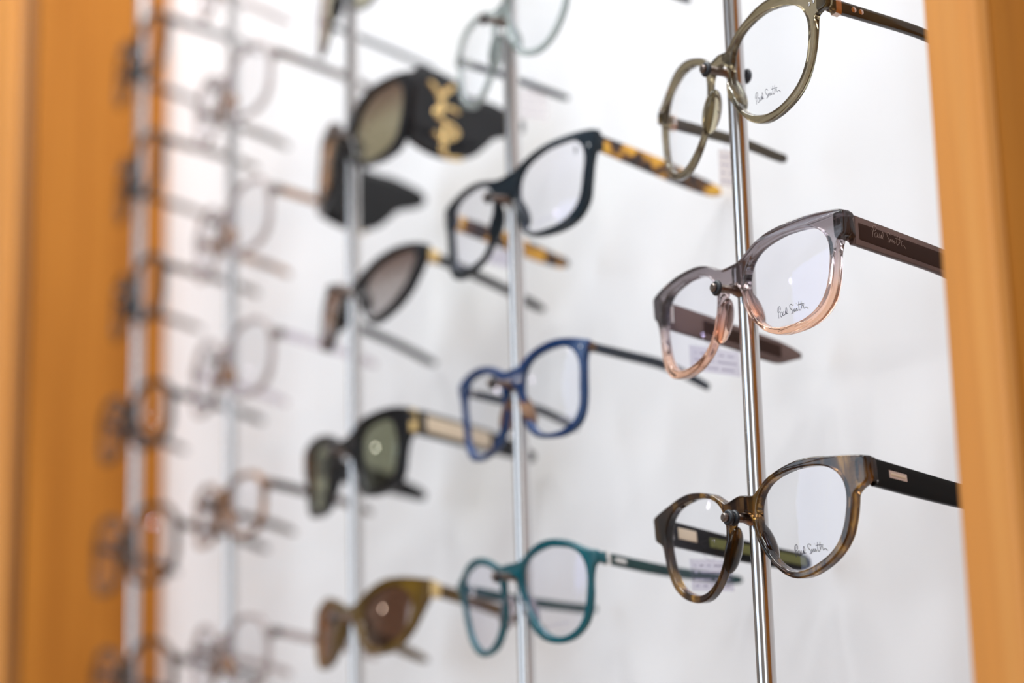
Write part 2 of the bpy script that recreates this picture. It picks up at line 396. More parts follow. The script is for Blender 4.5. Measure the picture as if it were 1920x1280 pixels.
def glasses(name, label, T, ypr, outer, hole, mat, temple, tx, mat_t=None, lens=M_LENS, RC=.28, t=.0034, bev=.0007,
            end=None, th=.0032, pads=True, group=None, cat='glasses', sig=None, dots=None, tp=5, end_mat=None, pad_mat=None, pin=True, lbl_t=None):
    M = (Matrix.Rotation(ypr[0], 4, 'Z') @ Matrix.Rotation(ypr[1], 4, 'X') @ Matrix.Rotation(ypr[2], 4, 'Y'))
    root = empty(name, T, M.to_euler()); tag(root, label, cat, group)
    fr = link('frame_front', frame_mesh(outer, hole, t, RC, bev), mat, root, smooth=45, mod='wn')
    surf = lambda x, z: x*x/(2*RC)
    for s in (-1, 1):
        le = link('lens', lens_mesh(hole, s, RC, t*.42), lens, root, smooth=40)
        if sig and s == sig.get('side', 1):
            n = len(hole); cxh = sum(p[0] for p in hole)/n
            link('lens_signature', signature(s*sig['x'], sig['z'], sig['len'], lambda x, z: x*x/(2*RC)+t*.42-.0011*max(0, 1-((abs(x)-cxh)**2+(z-0)**2)/.021**2)-.00018, rad=sig.get('rad', .00013)), sig.get('mat', M_INK), le)
        # end piece: from the front's corner back to the hinge
        ez, eh, hx = end; ys = surf(tx*.001, 0)
        y1, z1, h1 = temple[0]
        link('end_piece', loft([((s*(tx-2.9)*.001, ys+t*.35, ez*.001), (1, 0, 0), (0, 0, 1), .0029, eh*.0005),
                                ((s*(tx-2.3)*.001, ys+t*.8, ez*.001), (1, 0, 0), (0, 0, 1), .0027, eh*.00049),
                                ((s*(tx-1.9)*.001, ys+t*1.3, (ez*.4+z1*.6)*.001), (1, 0, 0), (0, 0, 1), .0021, (eh*.4+h1*.6)*.0005),
                                ((s*(tx-1.7)*.001, y1*.001, z1*.001), (1, 0, 0), (0, 0, 1), .0019, h1*.0005)], n=24, p=6), end_mat or mat, root, smooth=40, mod='wn')
        tm = link('temple', temple_mesh(temple, s, tx, th, tp), mat_t or mat, root, smooth=40, mod='wn')
        if lbl_t: tm['label'] = lbl_t
        if pin: link('hinge_pin', cyl((s*(tx-3.6)*.001, y1*.001+.0005, (z1-h1*.32)*.001), (s*(tx-3.6)*.001, y1*.001+.0005, (z1+h1*.32)*.001), [(0, .0011), (1, .0011)], n=12), M_SILVER, root)
        if pads:
            inx = min(p[0] for p in hole)*1000
            x0 = inx+.6
            # integral nose pad: a smooth lobe on the nasal side of the rim
            V_, F_ = [], []; nu, nv = 14, 10
            for a in range(nu+1):
                for b in range(nv):
                    u = -pi/2+pi*a/nu; v = 2*pi*b/nv
                    lx, ly, lz = .0021*cos(u)*cos(v), .0042*cos(u)*sin(v), .0085*sin(u)
                    V_.append((s*(x0*.001+lx-lz*.42), t*.75+.0004+ly+(x0*.001)**2/(2*RC), lz-.0055))
            for a in range(nu):
                for b in range(nv): F_.append((a*nv+b, a*nv+(b+1) % nv, (a+1)*nv+(b+1) % nv, (a+1)*nv+b))
            link('nose_pad', mesh_from(V_, F_), pad_mat or mat, root, smooth=60)
        if dots:
            for (dx, dz) in dots:
                y = (dx*.001)**2/(2*RC)
                link('rivet', cyl((s*dx*.001, y+.0004, dz*.001), (s*dx*.001, y-.00015, dz*.001), [(0, .0008), (.8, .0008), (1, .0005)], n=16), M_SILVER, root)
    return root
def hole_f(a, c, n=72):
    f = fourier(c); return [(a*.001+f(2*pi*k/n)*cos(2*pi*k/n), f(2*pi*k/n)*sin(2*pi*k/n)) for k in range(n)]
def side_plate(root, name, s, x, y0, y1, z0, z1, h, mat, out=.0002, label=None):
    """small plate on a temple's outer face, following its slope"""
    o = link(name, loft([((s*(x*.001+out-.0003), y0*.001, z0*.001), (1, 0, 0), (0, 0, 1), .0004, h*.0005), ((s*(x*.001+out-.0003), y1*.001, z1*.001), (1, 0, 0), (0, 0, 1), .0004, h*.0005)], n=24, p=7), mat, root, smooth=40)
    if label: o['label'] = label
    return o
G1 = 'clear lens glasses on the two nearest rods'

# acetates
A_CORAL = acetate('grey_to_peach_acetate', [(0, (.98, .56, .36)), (.36, (.98, .62, .45)), (.5, (.80, .64, .60)), (.68, (.40, .34, .35)), (1, (.27, .235, .255))], 'grad', .96, .02, (50, 50, 50))
A_CORAL_T = acetate('taupe_acetate', [(.3, (.15, .085, .072)), (.7, (.20, .12, .10))], trans=.5, rough=.08, spec=.25)
A_TORT = acetate('striped_tortoise', [(.40, (.022, .013, .012)), (.53, (.07, .034, .018)), (.60, (.34, .17, .035)), (.72, (.66, .40, .11))], trans=.88, rough=.03, scale=(170, 170, 34), detail=3)
A_TORT_T = acetate('near_black_acetate', [(.3, (.003, .0025, .0025)), (.6, (.006, .005, .004))], trans=0, rough=.08, scale=(60, 40, 120), spec=.15)
A_OLIVE = acetate('olive_clear_acetate', [(.3, (.21, .17, .10)), (.7, (.29, .24, .15))], trans=.94, rough=.02)
A_OLIVEP = acetate('pale_olive_pad', [(.3, (.55, .49, .33)), (.7, (.62, .56, .40))], trans=.92, rough=.04)
A_OLIVE_T = acetate('olive_dark_acetate', [(.3, (.045, .032, .018)), (.7, (.08, .062, .035))], trans=.3, rough=.1)
A_NAVY = acetate('dark_navy_acetate', [(.3, (.004, .008, .013)), (.7, (.008, .016, .024))], trans=0, rough=.1, spec=.35)
A_NAVY_T = acetate('amber_tortoise', [(.40, (.028, .012, .008)), (.47, (.10, .04, .012)), (.53, (.75, .36, .03)), (.68, (.9, .52, .05))], trans=.15, rough=.12, scale=(95, 95, 95), detail=1.5, off=3.1)
A_BLUE = acetate('royal_blue_acetate', [(.3, (.003, .025, .10)), (.7, (.004, .045, .17))], trans=.08, rough=.1)
A_BLUE_T = acetate('dark_slate_acetate', [(.3, (.006, .010, .018)), (.7, (.010, .018, .035))], trans=.05, rough=.12)
A_TEAL = acetate('teal_acetate', [(.3, (.004, .11, .15)), (.7, (.008, .165, .21))], trans=.4, rough=.1)
A_TEAL_T = acetate('dark_teal_acetate', [(.3, (.003, .03, .032)), (.7, (.006, .055, .055))], trans=.08, rough=.12)
A_LILAC = acetate('clear_lilac_acetate', [(.3, (.72, .66, .74)), (.7, (.8, .74, .8))], trans=.85, rough=.06)
A_BLACK = acetate('black_acetate', [(.3, (.006, .006, .007)), (.7, (.010, .010, .012))], trans=0, rough=.12, spec=.4)
A_AMBER = acetate('olive_amber_acetate', [(.3, (.10, .05, .006)), (.7, (.19, .11, .014))], trans=.35, rough=.1)
A_HAVANA = acetate('dark_havana', [(.4, (.02, .012, .01)), (.6, (.10, .05, .025))], trans=.1, rough=.12, scale=(90, 90, 90))
A_AQUA = acetate('pale_aqua_acetate', [(.3, (.50, .57, .56)), (.7, (.58, .65, .64))], trans=.7, rough=.07)
A_NUDE = acetate('crystal_nude_acetate', [(.3, (.52, .44, .44)), (.7, (.60, .52, .50))], trans=.6, rough=.07)
A_BROWNC = acetate('clear_brown_acetate', [(.35, (.20, .09, .045)), (.65, (.50, .26, .12))], trans=.5, rough=.08, scale=(100, 100, 100))
A_TAN = acetate('tan_enamel', [(.3, (.62, .50, .36)), (.7, (.70, .58, .44))], trans=0, rough=.3)

# --- first rod, middle: grey-to-peach frame
h = hole_f(32.33, [20.62, -.18, 0, 2.32, -.08, -.33, .84, -.5, -.01, -.11, .3, -.21, -.04])
O_CORAL = [(0, 14), (5.6, 14.3), (10.8, 16.6), (15.6, 18.8), (22.1, 20.6), (28.3, 21.3), (34.7, 21.6), (42.6, 21.5), (50.6, 20.8), (56.2, 20.1), (60.9, 19.0), (61.7, 18.2), (61.7, 13.5), (61.3, 9.8), (60.2, 8.8), (58.9, 7.6), (57.8, 5), (57, 2), (56.6, -2.8), (56, -6), (54.9, -9.9), (53, -14.5), (49.5, -18), (45.2, -20.2), (39.6, -21.4), (32.9, -21.6), (27.1, -21), (22.2, -19.4), (17.2, -16.5), (13, -12), (10, -7), (7.7, -1.8), (5.6, 3), (3.2, 5.3), (0, 6)]
g_coral = glasses('eyeglasses', 'chunky see-through frame fading from grey to peach, in the middle of the nearest rod', (.0002, -.0081, .0596), (.0503, -.02, -.0506),
    O_CORAL, h, A_CORAL, [(12.5, 11.8, 11.6), (30, 9.2, 11.2), (52, 5.8, 10.6), (62, 3.9, 10.8), (70, 2.7, 10), (76, 2.6, 6.6), (80, 2.4, 3.6), (82, 2.2, 2)], 61.6, A_CORAL_T, M_LENS_P, t=.0043, bev=.0008,
    end=(13.9, 10.4, 0), group=G1, sig=dict(x=.0335, z=-.0135, len=.0155), lbl_t='dark taupe temple')
link('temple_signature', signature(0, 0, .0165, lambda x, z: 0, rad=.00008), M_ENGR, g_coral, loc=(.06185, .0285, .0096)).rotation_euler = (0, .15, pi/2)
for s in (1, -1):
    link('hinge', box_mesh(s*.0585-.0012, s*.0585+.0012, .0085, .0125, .0105, .0165, .0003), M_PEG, g_coral, smooth=30)
side_plate(g_coral, 'temple_core', 1, 61.6, 14.5, 76, 11.2, 1.7, 6.6, M_CORE, .0001, 'dark brown core')
side_plate(g_coral, 'temple_core', -1, 58.5, 30, 70, 9.0, 2.8, 5.4, M_CORE, .0001)
# --- first rod, lower: brown tortoise
h = hole_f(32.07, [20.64, -.24, -.04, 1.71, .23, .01, 1.08, -.31, -.09, -.15, .2, -.16, .04])
O_TORT = [(0, 13.6), (3, 13.2), (6, 12.6), (8.3, 12.4), (11.9, 14.5), (15.9, 17), (21.5, 18.9), (27.3, 20.2), (33.5, 20.9), (40.9, 20.6), (48.4, 19.4), (55.7, 18.3), (62.6, 17), (63.8, 16.3), (63.9, 12), (63.7, 7.8), (62.6, 6.6), (59.4, 5), (57.6, 3.4), (56.9, .6), (56, -3.3), (54.8, -7), (53.3, -10.5), (50.8, -13.9), (47.5, -16.9), (43.2, -19.5), (38.3, -21.4), (32.9, -22.6), (27.4, -22.5), (22.9, -21), (18.4, -18), (14.2, -13.6), (11, -8.6), (8.7, -4), (7.2, .5), (5.7, 4.6), (3.2, 6.1), (0, 6.6)]
g_tort = glasses('eyeglasses', 'rounded dark brown and amber striped frame with thick black temples, lowest on the nearest rod', (-.0001, -.0082, -.031), (.0857, .0284, -.0449),
    O_TORT, h, A_TORT, [(12.5, 10.8, 10.3), (30, 7.7, 10), (52, 4, 9.2), (75, .9, 8.3), (83, 0, 7.4), (86, -.3, 5), (87, -.3, 3)], 63.8, A_TORT_T, M_LENS, t=.0043, bev=.0008,
    end=(11.9, 9.4, 0), group=G1, sig=dict(x=.0345, z=-.0135, len=.0155), lbl_t='glossy black temple')
for s in (1, -1):
    b = side_plate(g_tort, 'logo_bar', s, 63.8, 18.5, 27, 10.2, 8.8, 2.8, M_ROSE, .0002, 'silver coloured bar inlay')
    side_plate(g_tort, 'logo_bar_groove', s, 63.8, 19.3, 26.2, 10.0, 8.9, 1.0, A_TAN, .00035)
side_plate(g_tort, 'inner_core', -1, 60.7, 33, 84, 7.0, 0, 4.0, M_OLIVEIN, .0001, 'olive green streak')
side_plate(g_tort, 'inner_marking', -1, 60.6, 17, 26, 10.4, 9.0, 4.6, A_TAN, .0001, 'pale printed oval')
# --- first rod, upper: olive round
h = hole_f(33.98, [22.81, .25, -.08, 1.84, -.4, -.08, .9, -.32, .02, .01, .17, -.26, -.01])
O_OLIVE = [(0, 14.8), (3, 14.4), (6.3, 14), (8.6, 15.2), (11.6, 17.4), (15.4, 19.6), (21.2, 21.8), (28.1, 23.8), (34.6, 24.6), (40.8, 24.2), (46.6, 22.6), (53.9, 19.6), (60.8, 17), (66, 15.4), (67.6, 14.9), (67.9, 11.2), (67.2, 9.8), (64.6, 9.2), (62.6, 8.2), (61.9, 6.4), (61.6, 3.2), (60.9, -1.4), (59.6, -6.9), (57.4, -12.4), (54.4, -17), (50.2, -20.6), (44.7, -23.2), (39.3, -24.6), (33.8, -25), (28.7, -24.2), (23, -21.8), (17.4, -17.6), (12.4, -11.8), (9.2, -5.8), (7.6, .3), (7, 5.6), (4.6, 8.8), (2, 9.5), (0, 9.6)]
g_olive = glasses('eyeglasses', 'round thin translucent olive frame with two dots at each corner, uppermost on the nearest rod', (-.0002, -.0087, .1463), (-.0766, -.0313, -.0235),
    O_OLIVE, h, A_OLIVE, [(13.5, 11.2, 5), (30, 9.4, 4.6), (50, 6.9, 4.2), (66, 3.2, 3.8), (69.5, 2.6, 3.5), (70.5, 2.5, 2.6)], 67.6, A_OLIVE_T, M_LENS,
    end=(12.6, 4.8, 0), t=.0028, bev=.0006, group=G1, sig=dict(x=.0335, z=-.0145, len=.0155), dots=[(59.6, 13.3), (61.8, 13.7)], th=.003, pad_mat=A_OLIVEP, lbl_t='dark olive temple')
for s in (1, -1):
    link('hinge_ring', loft([((s*.0658, .0131, .0112), (1, 0, 0), (0, 0, 1), .0021, .0031), ((s*.0658, .0155, .0108), (1, 0, 0), (0, 0, 1), .0021, .0031)], n=24, p=6), M_ROSE, g_olive, smooth=40)
    for y in (21, 24.2): link('rivet', cyl((s*.0672, y*.001, .0104-.0001*(y-21)), (s*.0678, y*.001, .0104-.0001*(y-21)), [(0, .0011), (.8, .0011), (1, .0008)], n=16), M_ROSE, g_olive)
# --- second rod
h = hole_f(33.43, [22.06, 0, -.09, 1.68, .61, -.27, .84, -1.06, -.07, -.15, .39, -.3, -.22])
O_NAVY = [(0, 15.6), (4, 15.6), (8, 16.1), (13, 17.6), (21.4, 20), (30.4, 21.6), (41, 22), (51, 21.4), (58.4, 20.6), (62.8, 19.6), (63.7, 18.8), (63.9, 14), (63.6, 11), (61.9, 8), (60.4, 2.1), (59.4, -5.1), (57.8, -13.7), (53.4, -19.6), (47, -22.8), (39, -23.8), (29.5, -23.2), (20.2, -21), (14.6, -17.4), (11, -11.4), (9, -6), (7.4, 0), (4, 4), (0, 5.4)]
g_navy = glasses('eyeglasses', 'rectangular black navy frame with yellow and black tortoise temples, on the second rod', (-.1877, -.0063, .15), (.1089, -.0489, -.0459),
    O_NAVY, h, A_NAVY, [(12, 13.4, 7.6), (30, 11.1, 8.4), (48, 8.6, 8.8), (68, 5.4, 7.4), (78, 4.2, 5.6), (82, 4.2, 3)], 63.4, A_NAVY_T, M_LENS_P, end=(14, 8.6, 0), group=G1, dots=[(59.5, 12.5)], lbl_t='yellow and black tortoise temple')
h = hole_f(30.48, [20.57, -.69, -.08, .76, .05, -.67, .71, -.86, -.16, -.17, .19, -.12, -.05])
O_BLUE = [(0, 15.2), (6.9, 15.6), (11.5, 17.6), (18.1, 20.3), (28.3, 22.2), (37.6, 22.3), (46.4, 21), (52.6, 19.2), (55.2, 18.2), (55.8, 16.8), (55.2, 14.2), (54.2, 12.4), (53.2, 9.3), (52.6, 3.2), (51.4, -8.7), (49.4, -15), (44.8, -19.9), (36.7, -22.2), (26.4, -21.8), (17.2, -19.6), (12, -16), (8.5, -11), (6.3, -4.9), (5.4, .9), (4, 5.6), (0, 6.9)]
g_blue = glasses('eyeglasses', 'bright royal blue square frame with slim dark temples, above the teal pair', (-.1873, -.0052, .0553), (.0761, .048, -.0039),
    O_BLUE, h, A_BLUE, [(11, 14.9, 4), (30, 12, 4.3), (46, 9.5, 4.4), (58, 6, 4), (68, 2, 3.6), (74, -.6, 3)], 55.6, A_BLUE_T, M_LENS, end=(15.6, 4.8, 0), group=G1, th=.0028, end_mat=A_HAVANA, dots=[(51.8, 15.6)], pad_mat=A_BROWNC, lbl_t='slim dark slate temple')
h = hole_f(33.63, [21.74, .15, -.01, 1.76, -.3, -.25, 1.2, -.38, .04, -.09, .38, -.24, .02])
O_TEAL = [(0, 15.9), (6, 15.8), (10.4, 16.1), (14.9, 17.8), (20.8, 20.4), (29, 22.4), (38.7, 22.2), (47.5, 20), (54.7, 16.6), (59.6, 14.7), (63.4, 13.6), (64.2, 12.6), (64, 9.4), (62.8, 8), (60.9, 6.4), (59, 1.4), (57.8, -5.7), (55.6, -12.4), (51.9, -17.6), (45.3, -21.8), (38.1, -23.6), (29.8, -23.2), (20.9, -20.6), (13.8, -15.1), (9.6, -9), (7.3, -2), (6.7, 4.9), (5.6, 8.8), (3, 10.3), (0, 10.7)]
g_teal = glasses('eyeglasses', 'thin round teal frame with dark teal temples, lowest on the second rod', (-.1882, -.0071, -.0363), (.0229, .1152, -.0018),
    O_TEAL, h, A_TEAL, [(13, 9.8, 5), (41, 2.5, 4.8), (66, -2.6, 4.2), (76, -4.4, 4.4), (82, -5.2, 3.4), (83.5, -5.4, 2)], 64, A_TEAL_T, M_LENS_P, end=(11, 4.6, 0), t=.0028, bev=.0006, group=G1, lbl_t='dark teal temple', pad_mat=A_LILAC)
for s in (1, -1):
    link('hinge_ring', loft([((s*.0625, .0126, .0099), (1, 0, 0), (0, 0, 1), .0021, .0029), ((s*.0625, .0145, .0094), (1, 0, 0), (0, 0, 1), .0021, .0029)], n=24, p=6), M_SILVER, g_teal, smooth=40)
    side_plate(g_teal, 'logo_plate', s, 64, 17, 22.5, 8.6, 7.2, 1.9, M_SILVER, .0002)
H_AQUA = [(10, 12), (20, 17), (31, 19), (46, 19), (56, 16), (60.5, 10), (60.5, 1), (58, -9), (50, -17), (40, -21), (29, -20), (17, -14), (12, -6), (9.5, 3)]
def scl(P, k, c): return [((x-c[0])*k+c[0], (z-c[1])*k+c[1]) for x, z in P]
h = closed_from_pts(scl(H_AQUA, .985, (35, 0)), 5)
O_AQUA = [(0, 15), (5, 14.6), (10, 16), (20, 20), (31, 21.6), (46, 21.6), (56, 19), (62, 15), (66, 13), (66.6, 9.6), (63.6, 7), (62.8, 1), (60.4, -10), (51.5, -19.2), (40, -23.4), (28, -22.6), (15, -16), (9.6, -7.5), (7.2, 2), (5.5, 8), (3, 9.6), (0, 9.9)]
g_aqua = glasses('eyeglasses', 'pale aqua hexagonal thin frame at the top of the second rod', (-.1878, -.006, .2375), (-.0527, .0195, -.041),
    O_AQUA, h, A_AQUA, [(13, 11, 3.6), (30, 7.6, 3.4), (52, 2.6, 3.2), (66, -1, 3), (69, -1.6, 2)], 66, A_BLUE_T, M_LENS, RC=.4, end=(11.4, 4, 0), t=.0024, bev=.0005, group=G1, th=.0024, lbl_t='thin slate blue temple')

# faint lettering-like print on the demo lenses of the second rod
def lens_print(g, x0, x1, z, n, RC=.28, t=.0034, h_=.6, cx=33):
    le = [c for c in g.children if c.name.startswith('lens') and sum(v.co.x for v in c.data.vertices) > 0][0]
    st = []
    for k in range(n):
        x = (x0+(x1-x0)*k/n)*.001; w_ = (x1-x0)/n*.00055; y = lambda q: q*q/(2*RC)+t*.42-.0011*max(0, 1-((q-cx*.001)**2+(z*.001)**2)/.021**2)-.0002
        st.append([(x, y(x), (z-h_)*.001), (x+w_*.4, y(x+w_*.4), (z+h_)*.001), (x+w_, y(x+w_), (z-h_*.6)*.001)])
    link('lens_print', strokes_mesh(st, .00012), M_PRINT, le)
lens_print(g_navy, 24, 38, -15.5, 9)
lens_print(g_teal, 26, 41, -15.2, 9)
lens_print(g_blue, 34, 44, -14.5, 7, cx=30)
le = [c for c in g_navy.children if c.name.startswith('lens') and sum(v.co.x for v in c.data.vertices) > 0][0]
link('lens_mark', strokes_mesh([[(.0508, .0054, .0108), (.0508, .0054, .0150)], [(.0500, .0054, .0132), (.0520, .0056, .0124)]], .0005), M_INK, le)

# --- third rod: sunglasses
G3 = 'sunglasses on the middle rod'
h = closed_from_pts([(16, 6), (20, 9), (27, 12), (36, 13.6), (45, 13.4), (53, 11), (58.5, 7), (60.5, 2), (59.5, -4), (56, -10), (50, -14.6), (41, -17.4), (32, -17.6), (24, -15), (18, -10), (15.4, -4), (15, 1)])
O_BRN = [(0, 8), (5, 8.6), (11, 10.5), (19, 14), (29, 17), (38, 18.4), (46, 18.2), (54, 17.4), (65, 15.6), (70.4, 14.4), (71.4, 12), (70.8, 8.5), (70, 4), (67, -.5), (63, -6.5), (59, -11.6), (52, -16.8), (46, -19.6), (37, -21), (28, -20.2), (20, -17), (14, -12), (9.5, -6.5), (6.6, -1.6), (3.6, 2.6), (0, 3.7)]
g_brn = glasses('sunglasses', 'olive amber cat-eye sunglasses with brown lenses, lowest on the middle rod', (-.3766, -.0056, -.0281), (.0068, -.0812, -.0268),
    O_BRN, h, A_AMBER, [(15, 10, 7), (40, 6, 6.6), (62, 1, 6), (78, -4, 4.5), (82, -5, 2)], 70.6, A_AMBER, M_LENS_BROWN, RC=.221, end=(11, 7.4, 0), t=.004, group=G3, cat='sunglasses')
h = closed_from_pts([(18.5, 8), (20, 14), (27, 17.6), (35, 18.8), (43, 18.6), (49.5, 17), (52.4, 13.5), (54.2, 8), (54.6, 1), (53.4, -5.5), (51.6, -10.8), (47.6, -14.4), (40, -16.6), (31.5, -16.8), (25.5, -14.6), (22, -10), (20, -3.5)])
O_GRN = [(0, 15.6), (4, 16), (8, 16.6), (13, 19), (18, 21.6), (27, 23.6), (38, 24.4), (48, 24.2), (59, 22.6), (64, 21), (65, 19), (65, 14), (63.8, 7), (61, 3), (59, -4), (57.6, -11), (54, -16.8), (49, -19.2), (41, -20.6), (29, -20.4), (20.5, -17.4), (16.4, -10), (13.4, -3), (9.6, 3.4), (6, 6.4), (0, 7.4)]
g_grn = glasses('sunglasses', 'square black sunglasses with green lenses and cream inlaid temples, on the middle rod', (-.3776, -.008, .0549), (.035, 0, -.017),
    O_GRN, h, A_BLACK, [(14, 14, 13.4), (34, 10.6, 13), (55, 7, 12), (72, 3, 9), (82, 0, 6), (84, -.4, 3)], 64.6, A_BLACK, M_LENS_GREEN, end=(13.6, 13.6, 0), t=.0044, group=G3, cat='sunglasses', th=.004)
for s in (1, -1):
    side_plate(g_grn, 'temple_inlay', s, 64.6, 18, 56, 13.3, 6.8, 8.6, A_TAN, .0002, 'cream enamel inlay')
    side_plate(g_grn, 'hinge_plate', s, 64.6, 8.0, 12.6, 14.6, 14.2, 12, M_GOLD, .0003, 'pale gold corner plate')
h = closed_from_pts([(15.6, 4), (19, 8.4), (28, 12), (40, 14.8), (49, 15.6), (57, 15), (63, 12.6), (64.4, 7), (62, 1.4), (58.4, -5), (52, -10.6), (44, -15.2), (35, -17.4), (28, -17.2), (22.4, -12.4), (17.8, -4.6)])
O_CAT = [(0, 7.4), (5, 8.4), (16, 12.6), (27, 16), (39, 18.2), (50, 18.8), (61, 18), (69.6, 16), (71.6, 14.4), (71, 9), (69, 3), (66, -2.4), (62, -8.6), (55, -14.8), (47, -18.8), (38, -21.4), (31, -21.6), (25, -18.4), (18.4, -11), (12, -4.6), (7.6, -.6), (4, 2.4), (0, 3.6)]
g_cat = glasses('sunglasses', 'thin black cat-eye sunglasses with grey gradient lenses and gold hinges, on the middle rod', (-.3757, -.0039, .1497), (-.0197, -.1261, -.0072),
    O_CAT, h, A_BLACK, [(17, 10, 5.4), (40, 6, 5), (64, 1, 4.4), (82, -4, 4), (86, -5, 2)], 70.8, A_BLACK, M_LENS_GREY, RC=.216, end=(11.4, 6, 0), t=.004, group=G3, cat='sunglasses', pads=True)
h = closed_from_pts([(14, -3), (14.6, 6), (21, 14), (31, 18.6), (40, 20), (50, 20.4), (60, 18), (65, 11), (65.4, 3), (64, -6), (61, -14), (53, -18.8), (41, -20.6), (27, -17.6), (18, -11.4)])
O_WID = [(0, 7.6), (6, 9.4), (12, 14.6), (19, 20), (32, 23.4), (50, 24), (64, 22.6), (71.6, 20.4), (72.6, 16), (71.4, 9), (69.4, -3), (67.6, -13), (63.4, -20.6), (52, -23.6), (38, -23.4), (20, -19), (10, -12.6), (5.4, -5), (3.2, -.6), (0, .7)]
g_wid = glasses('sunglasses', 'oversized black sunglasses with a very wide temple bearing a gold monogram, on the middle rod', (-.3769, -.0065, .2388), (-.0577, -.0748, -.0083),
    O_WID, h, A_BLACK, [(14, 2.5, 44), (20, 2, 46), (27, 0, 47), (34, -3, 45), (42, -3.5, 39), (50, -1, 31), (58, 1.5, 23), (66, 2, 17), (74, 2, 12), (79, 2, 5)], 72, A_BLACK, M_LENS_BEIGE, RC=.234, end=(2.5, 40, 0), t=.004, group=G3, cat='sunglasses', th=.0032, lbl_t='very wide black temple')
def letter_strokes(L):
    return {'Y': [[(-5, 9), (0, 1), (0, -9)], [(5, 9), (0, 1)]],
            'S': [[(4.5, 6.4), (2, 8.6), (-2.5, 8), (-4.4, 4.8), (-2, 1), (2.4, -1.2), (4.4, -4.8), (2, -8.4), (-2.4, -8.6), (-4.8, -6)]],
            'L': [[(-3, 9), (-3, -9), (4, -9)]]}[L]
for s in (1, -1):
    st = []
    for L, dy, dz in (('Y', 36, 9), ('S', 39, -4), ('L', 42, -14)):
        for q in letter_strokes(L): st.append([(a*.001*s, 0, b*.001*.95) for a, b in q] if False else [((a+dy)*.001, 0, (b+dz)*.001) for a, b in q])
    o = link('monogram', strokes_mesh(st, .0012, 8), M_GOLD, g_wid, loc=(s*.0722, -.0215, -.001)); o.scale = (1.4, 1, 1.0); o.rotation_euler = (0, 0, pi/2)
    if s > 0: o['label'] = 'gold overlapping letters Y S L'
h = closed_from_pts([(11, 6), (20, 14), (32, 18), (46, 18), (58, 14), (62, 6), (60, -6), (52, -17), (42, -22.6), (31, -23), (20, -17), (13, -6)])
O_TOP = [(0, 9), (6, 10), (12, 12.6), (21, 17), (33, 20.6), (46, 20.8), (58, 18), (66, 14), (68.4, 11.6), (67, 7), (64.4, 4), (62, -8), (53.4, -18.8), (42, -24.8), (31, -25.2), (18.6, -19), (11, -8), (7.4, -1), (4, 2.6), (0, 3.6)]
g_top = glasses('sunglasses', 'thin black frame with pale yellow lenses, cut by the top edge above the middle rod', (-.3776, -.0075, .3318), (-.08, -.06, -.03),
    O_TOP, h, A_BLACK, [(15, 8, 3.4), (40, 3, 3.2), (66, -3, 3), (84, -8, 2.6)], 67.6, A_BLUE_T, M_LENS_PALE, RC=.25, end=(10, 4, 0), t=.0026, bev=.0006, group=G3, cat='sunglasses', th=.0024)

# --- gold hinge blocks of the sunglasses
for g, x, y, z, hh in ((g_cat, 69.6, 17, 10, 6.6), (g_brn, 69.4, 15.5, 9.8, 7.6)):
    for s in (1, -1):
        link('hinge_block', loft([((s*x*.001, (y-2.5)*.001, z*.001), (1, 0, 0), (0, 0, 1), .0024, hh*.0005), ((s*x*.001, (y+3.5)*.001, (z-.8)*.001), (1, 0, 0), (0, 0, 1), .0024, hh*.0005)], n=24, p=6), M_GOLD, g, smooth=40)['label'] = 'gold hinge block'

# --- fourth rod: pale crystal frames, fifth rod: dark frames (far, blurred)
def lens_shape(a, rx, rz, p, n=56, dz=0, skew=0):
    out = []
    for k in range(n):
        u = 2*pi*k/n; c, s_ = cos(u), sin(u); r = (abs(c)**p+abs(s_)**p)**(-1/p)
        out.append(((a+rx*r*c+skew*r*s_)*.001, (dz+rz*r*s_)*.001))
    return out
def outer_of(a, rx, rz, p, tx, ez, bt, bb, dz=0, skew=0):
    pts = [(0, bt), (4, bt)]
    for k in range(24):
        u = radians(140-13.2*k*1.0)
        if u < radians(-172): break
        c, s_ = cos(u), sin(u); r = (abs(c)**p+abs(s_)**p)**(-1/p)
        x, z = a+rx*r*c+skew*r*s_, dz+rz*r*s_
        if radians(8) < u < radians(34):
            if not any(q[0] == tx for q in pts): pts += [(tx-3, ez+3.2), (tx, ez+2), (tx, ez-2), (tx-3, ez-3.4)]
            continue
        pts.append((x, z))
    pts += [(max(a-rx-1.2, 4), bb-5), (3.6, bb-.6), (0, bb)]
    return pts
